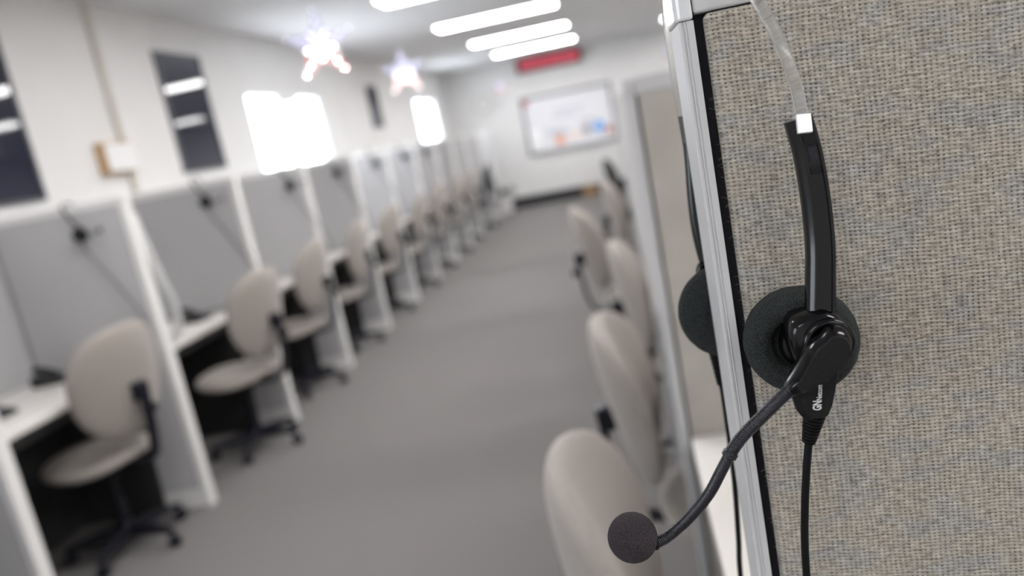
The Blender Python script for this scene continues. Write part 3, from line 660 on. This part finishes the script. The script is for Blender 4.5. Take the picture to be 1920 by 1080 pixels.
# clock
r = tag(empty('wall_clock', (-2.42, Y1, 2.10)), 'round pale wall clock on the far wall left of the whiteboard', 'clock')
bm = bmesh.new(); lathe(bm, [(0, 0), (.17, 0), (.17, .035), (.15, .04), (.148, .03), (0, .03)], 40, axis_to((0, 0, 0), (0, -1, 0))); finish('case', bm, mat('beige clock case', (.55, .52, .44), .5), r, smooth=True, autosmooth=40)
bm = bmesh.new(); lathe(bm, [(0, .031), (.147, .031), (.147, .032), (0, .032)], 40, axis_to((0, 0, 0), (0, -1, 0))); finish('dial', bm, m_paper, r)
bm = bmesh.new(); box(bm, -.004, .004, -.035, -.033, 0, .11); box(bm, 0, .07, -.035, -.033, -.005, .005); finish('hands', bm, m_phone, r)
# red message sign
r = tag(empty('message_sign', (-1.02, Y1-.08, 2.645)), 'long red electronic message sign in a dark case by the far ceiling', 'sign')
boxo('case', (-.63, .63, -.05, .05, -.125, .125), m_under, r, .01)
m_led = emit('red led matrix', (.62, .10, .14), 1.0)
tc = N(m_led, 'ShaderNodeTexCoord'); wv = N(m_led, 'ShaderNodeTexNoise'); wv.inputs['Scale'].default_value = 14; L(m_led, tc.outputs['Object'], wv.inputs[0])
em = [n for n in m_led.node_tree.nodes if n.type == 'EMISSION'][0]; L(m_led, MA(m_led, 'MULTIPLY_ADD', wv.outputs[0], 1.0, .35), em.inputs[1])
o = boxo('led_display', (-.57, .57, -.055, -.048, -.085, .085), m_led, r); o['label'] = 'glowing red display'
for x in (-.5, .5):
    bm = bmesh.new(); box(bm, x-.01, x+.01, -.01, .01, .125, .165); finish('hanger', bm, m_trim, r)
# brown carton
r = tag(empty('carton', (-.66, 15.25, 0)), 'small brown cardboard box on the floor by the far wall', 'box')
boxo('body', (-.13, .13, -.12, .12, 0, .20), m_card, r, .004); boxo('flap', (-.13, .13, -.12, -.01, .2, .206), m_card, r)
# potted plant
r = tag(empty('potted_plant', (-2.30, 15.02, 0)), 'dark leafy plant in white pot at far end of left cubicles', 'plant')
bm = bmesh.new(); lathe(bm, [(0, 0), (.13, 0), (.18, .34), (.19, .36), (.165, .36), (.15, .30), (0, .30)], 28); finish('pot', bm, m_trim2, r, smooth=True, autosmooth=40)
bm = bmesh.new()
for k in range(26):
    a = random.uniform(0, 6.28); ln = random.uniform(.25, .42); lean = random.uniform(.15, .6)
    d = Vector((math.cos(a)*lean, math.sin(a)*lean, 1)).normalized(); s = Vector((-math.sin(a), math.cos(a), 0))
    prev = None
    for j in range(7):
        t = j/6; p = Vector((0, 0, .29))+d*ln*t+Vector((math.cos(a), math.sin(a), -.8))*.22*t*t; w = .035*math.sin(math.pi*min(.08+t*.92, 1))+.003
        cur = (bm.verts.new(p-s*w), bm.verts.new(p+Vector((0, 0, -.008))), bm.verts.new(p+s*w))
        if prev:
            bm.faces.new((prev[0], prev[1], cur[1], cur[0])); bm.faces.new((prev[1], prev[2], cur[2], cur[1]))
        prev = cur
finish('foliage', bm, m_green, r, smooth=True)

# ------------------------------------------------------------------ lit star decorations
def star_mat():
    m = mat('flag star film', (.6, .6, .8), .3, **{'Transmission Weight': 0.})
    b = BS(m); tc = N(m, 'ShaderNodeTexCoord'); sp = N(m, 'ShaderNodeSeparateXYZ'); L(m, tc.outputs['Object'], sp.inputs[0])
    st = MA(m, 'GREATER_THAN', MA(m, 'SINE', MA(m, 'MULTIPLY', sp.outputs[0], 105.)), 0.)
    sr_ = N(m, 'ShaderNodeMix', data_type='RGBA'); sr_.inputs[6].default_value = (.95, .93, .93, 1); sr_.inputs[7].default_value = (.85, .12, .14, 1); L(m, st, sr_.inputs[0])
    up = MA(m, 'GREATER_THAN', sp.outputs[2], -.035)
    mx = N(m, 'ShaderNodeMix', data_type='RGBA'); L(m, up, mx.inputs[0]); L(m, sr_.outputs[2], mx.inputs[6]); mx.inputs[7].default_value = (.78, .78, 1, 1)
    L(m, mx.outputs[2], b.inputs['Base Color'])
    t = m.node_tree; tr = t.nodes.new('ShaderNodeBsdfTransparent'); ms = t.nodes.new('ShaderNodeMixShader')
    f = MA(m, 'MULTIPLY_ADD', up, -.30, .80); L(m, f, ms.inputs[0]); L(m, tr.outputs[0], ms.inputs[1]); L(m, b.outputs[0], ms.inputs[2]); L(m, ms.outputs[0], t.nodes['Material Output'].inputs[0])
    return m
m_star = star_mat(); m_bulb = emit('white star bulb', (1, .95, .93), 36.); m_bulb2 = emit('cool star bulb', (.82, .82, 1), 16.)
def star_decor(R, bulbs=True):
    r = empty('star_decoration'); bm = bmesh.new()
    P = []
    for k in range(10):
        rr = R if k % 2 == 0 else R*.42; a = math.radians(90+36*k); P.append((rr*math.cos(a), rr*math.sin(a)))
    f = [bm.verts.new((x, 0, z)) for x, z in P]; c1 = bm.verts.new((0, -.02, 0)); c2 = bm.verts.new((0, .02, 0))
    for k in range(10): bm.faces.new((f[k], f[(k+1) % 10], c1)); bm.faces.new((f[(k+1) % 10], f[k], c2))
    finish('film', bm, m_star, r)
    bm = bmesh.new(); sweep(bm, [Vector((x*1.0, 0, z)) for x, z in P+[P[0]]], circ(.0022, 6), cap=False); finish('wire_frame', bm, m_trim2, r)
    if bulbs:
        spots = []
        for ring, rad in ((0, .90), (0, .62), (0, .34)):
            for k in range(10):
                rr = rad*(R if k % 2 == 0 else R*.42); a = math.radians(90+36*k); spots.append((rr*math.cos(a), rr*math.sin(a)))
        b0 = None
        for x, z in spots:
            low = z < -.03
            bm = bmesh.new(); bmesh.ops.create_icosphere(bm, subdivisions=1, radius=.0055 if low else .0035)
            finish('bulb', bm, m_bulb if low else m_bulb2, r, smooth=True, loc=(x, -.026, z))
    return r
s0 = star_decor(.268); s0.location = (-1.99, 5.75, 2.40); s0.rotation_euler = (0, 0, math.radians(8))
tag(s0, 'larger lit stars and stripes star hanging in front of the bright window wall', 'star decoration', 'flag stars hanging under the ceiling')
s1 = copy_tree(s0); s1.location = (-2.28, 9.2, 2.42); tag(s1, 'smaller lit stars and stripes star, second along the aisle', 'star decoration', 'flag stars hanging under the ceiling')
s2 = star_decor(.15, False); s2.location = (-1.97, 14.9, 2.33); tag(s2, 'tiny pinkish flag star far off left of the whiteboard', 'star decoration', 'flag stars hanging under the ceiling')
s3 = copy_tree(s2); s3.location = (1.17, 14.9, 2.29); tag(s3, 'faint red and white star beside the near divider post, far behind', 'star decoration', 'flag stars hanging under the ceiling')
for s, R in ((s0, .268), (s1, .268), (s2, .15), (s3, .15)):
    bm = bmesh.new(); L_ = H-s.location.z; sweep(bm, [Vector((0, 0, R)), Vector((0, 0, L_))], circ(.001, 5), up=Vector((0, 1, 0))); finish('string', bm, m_trim2, s)
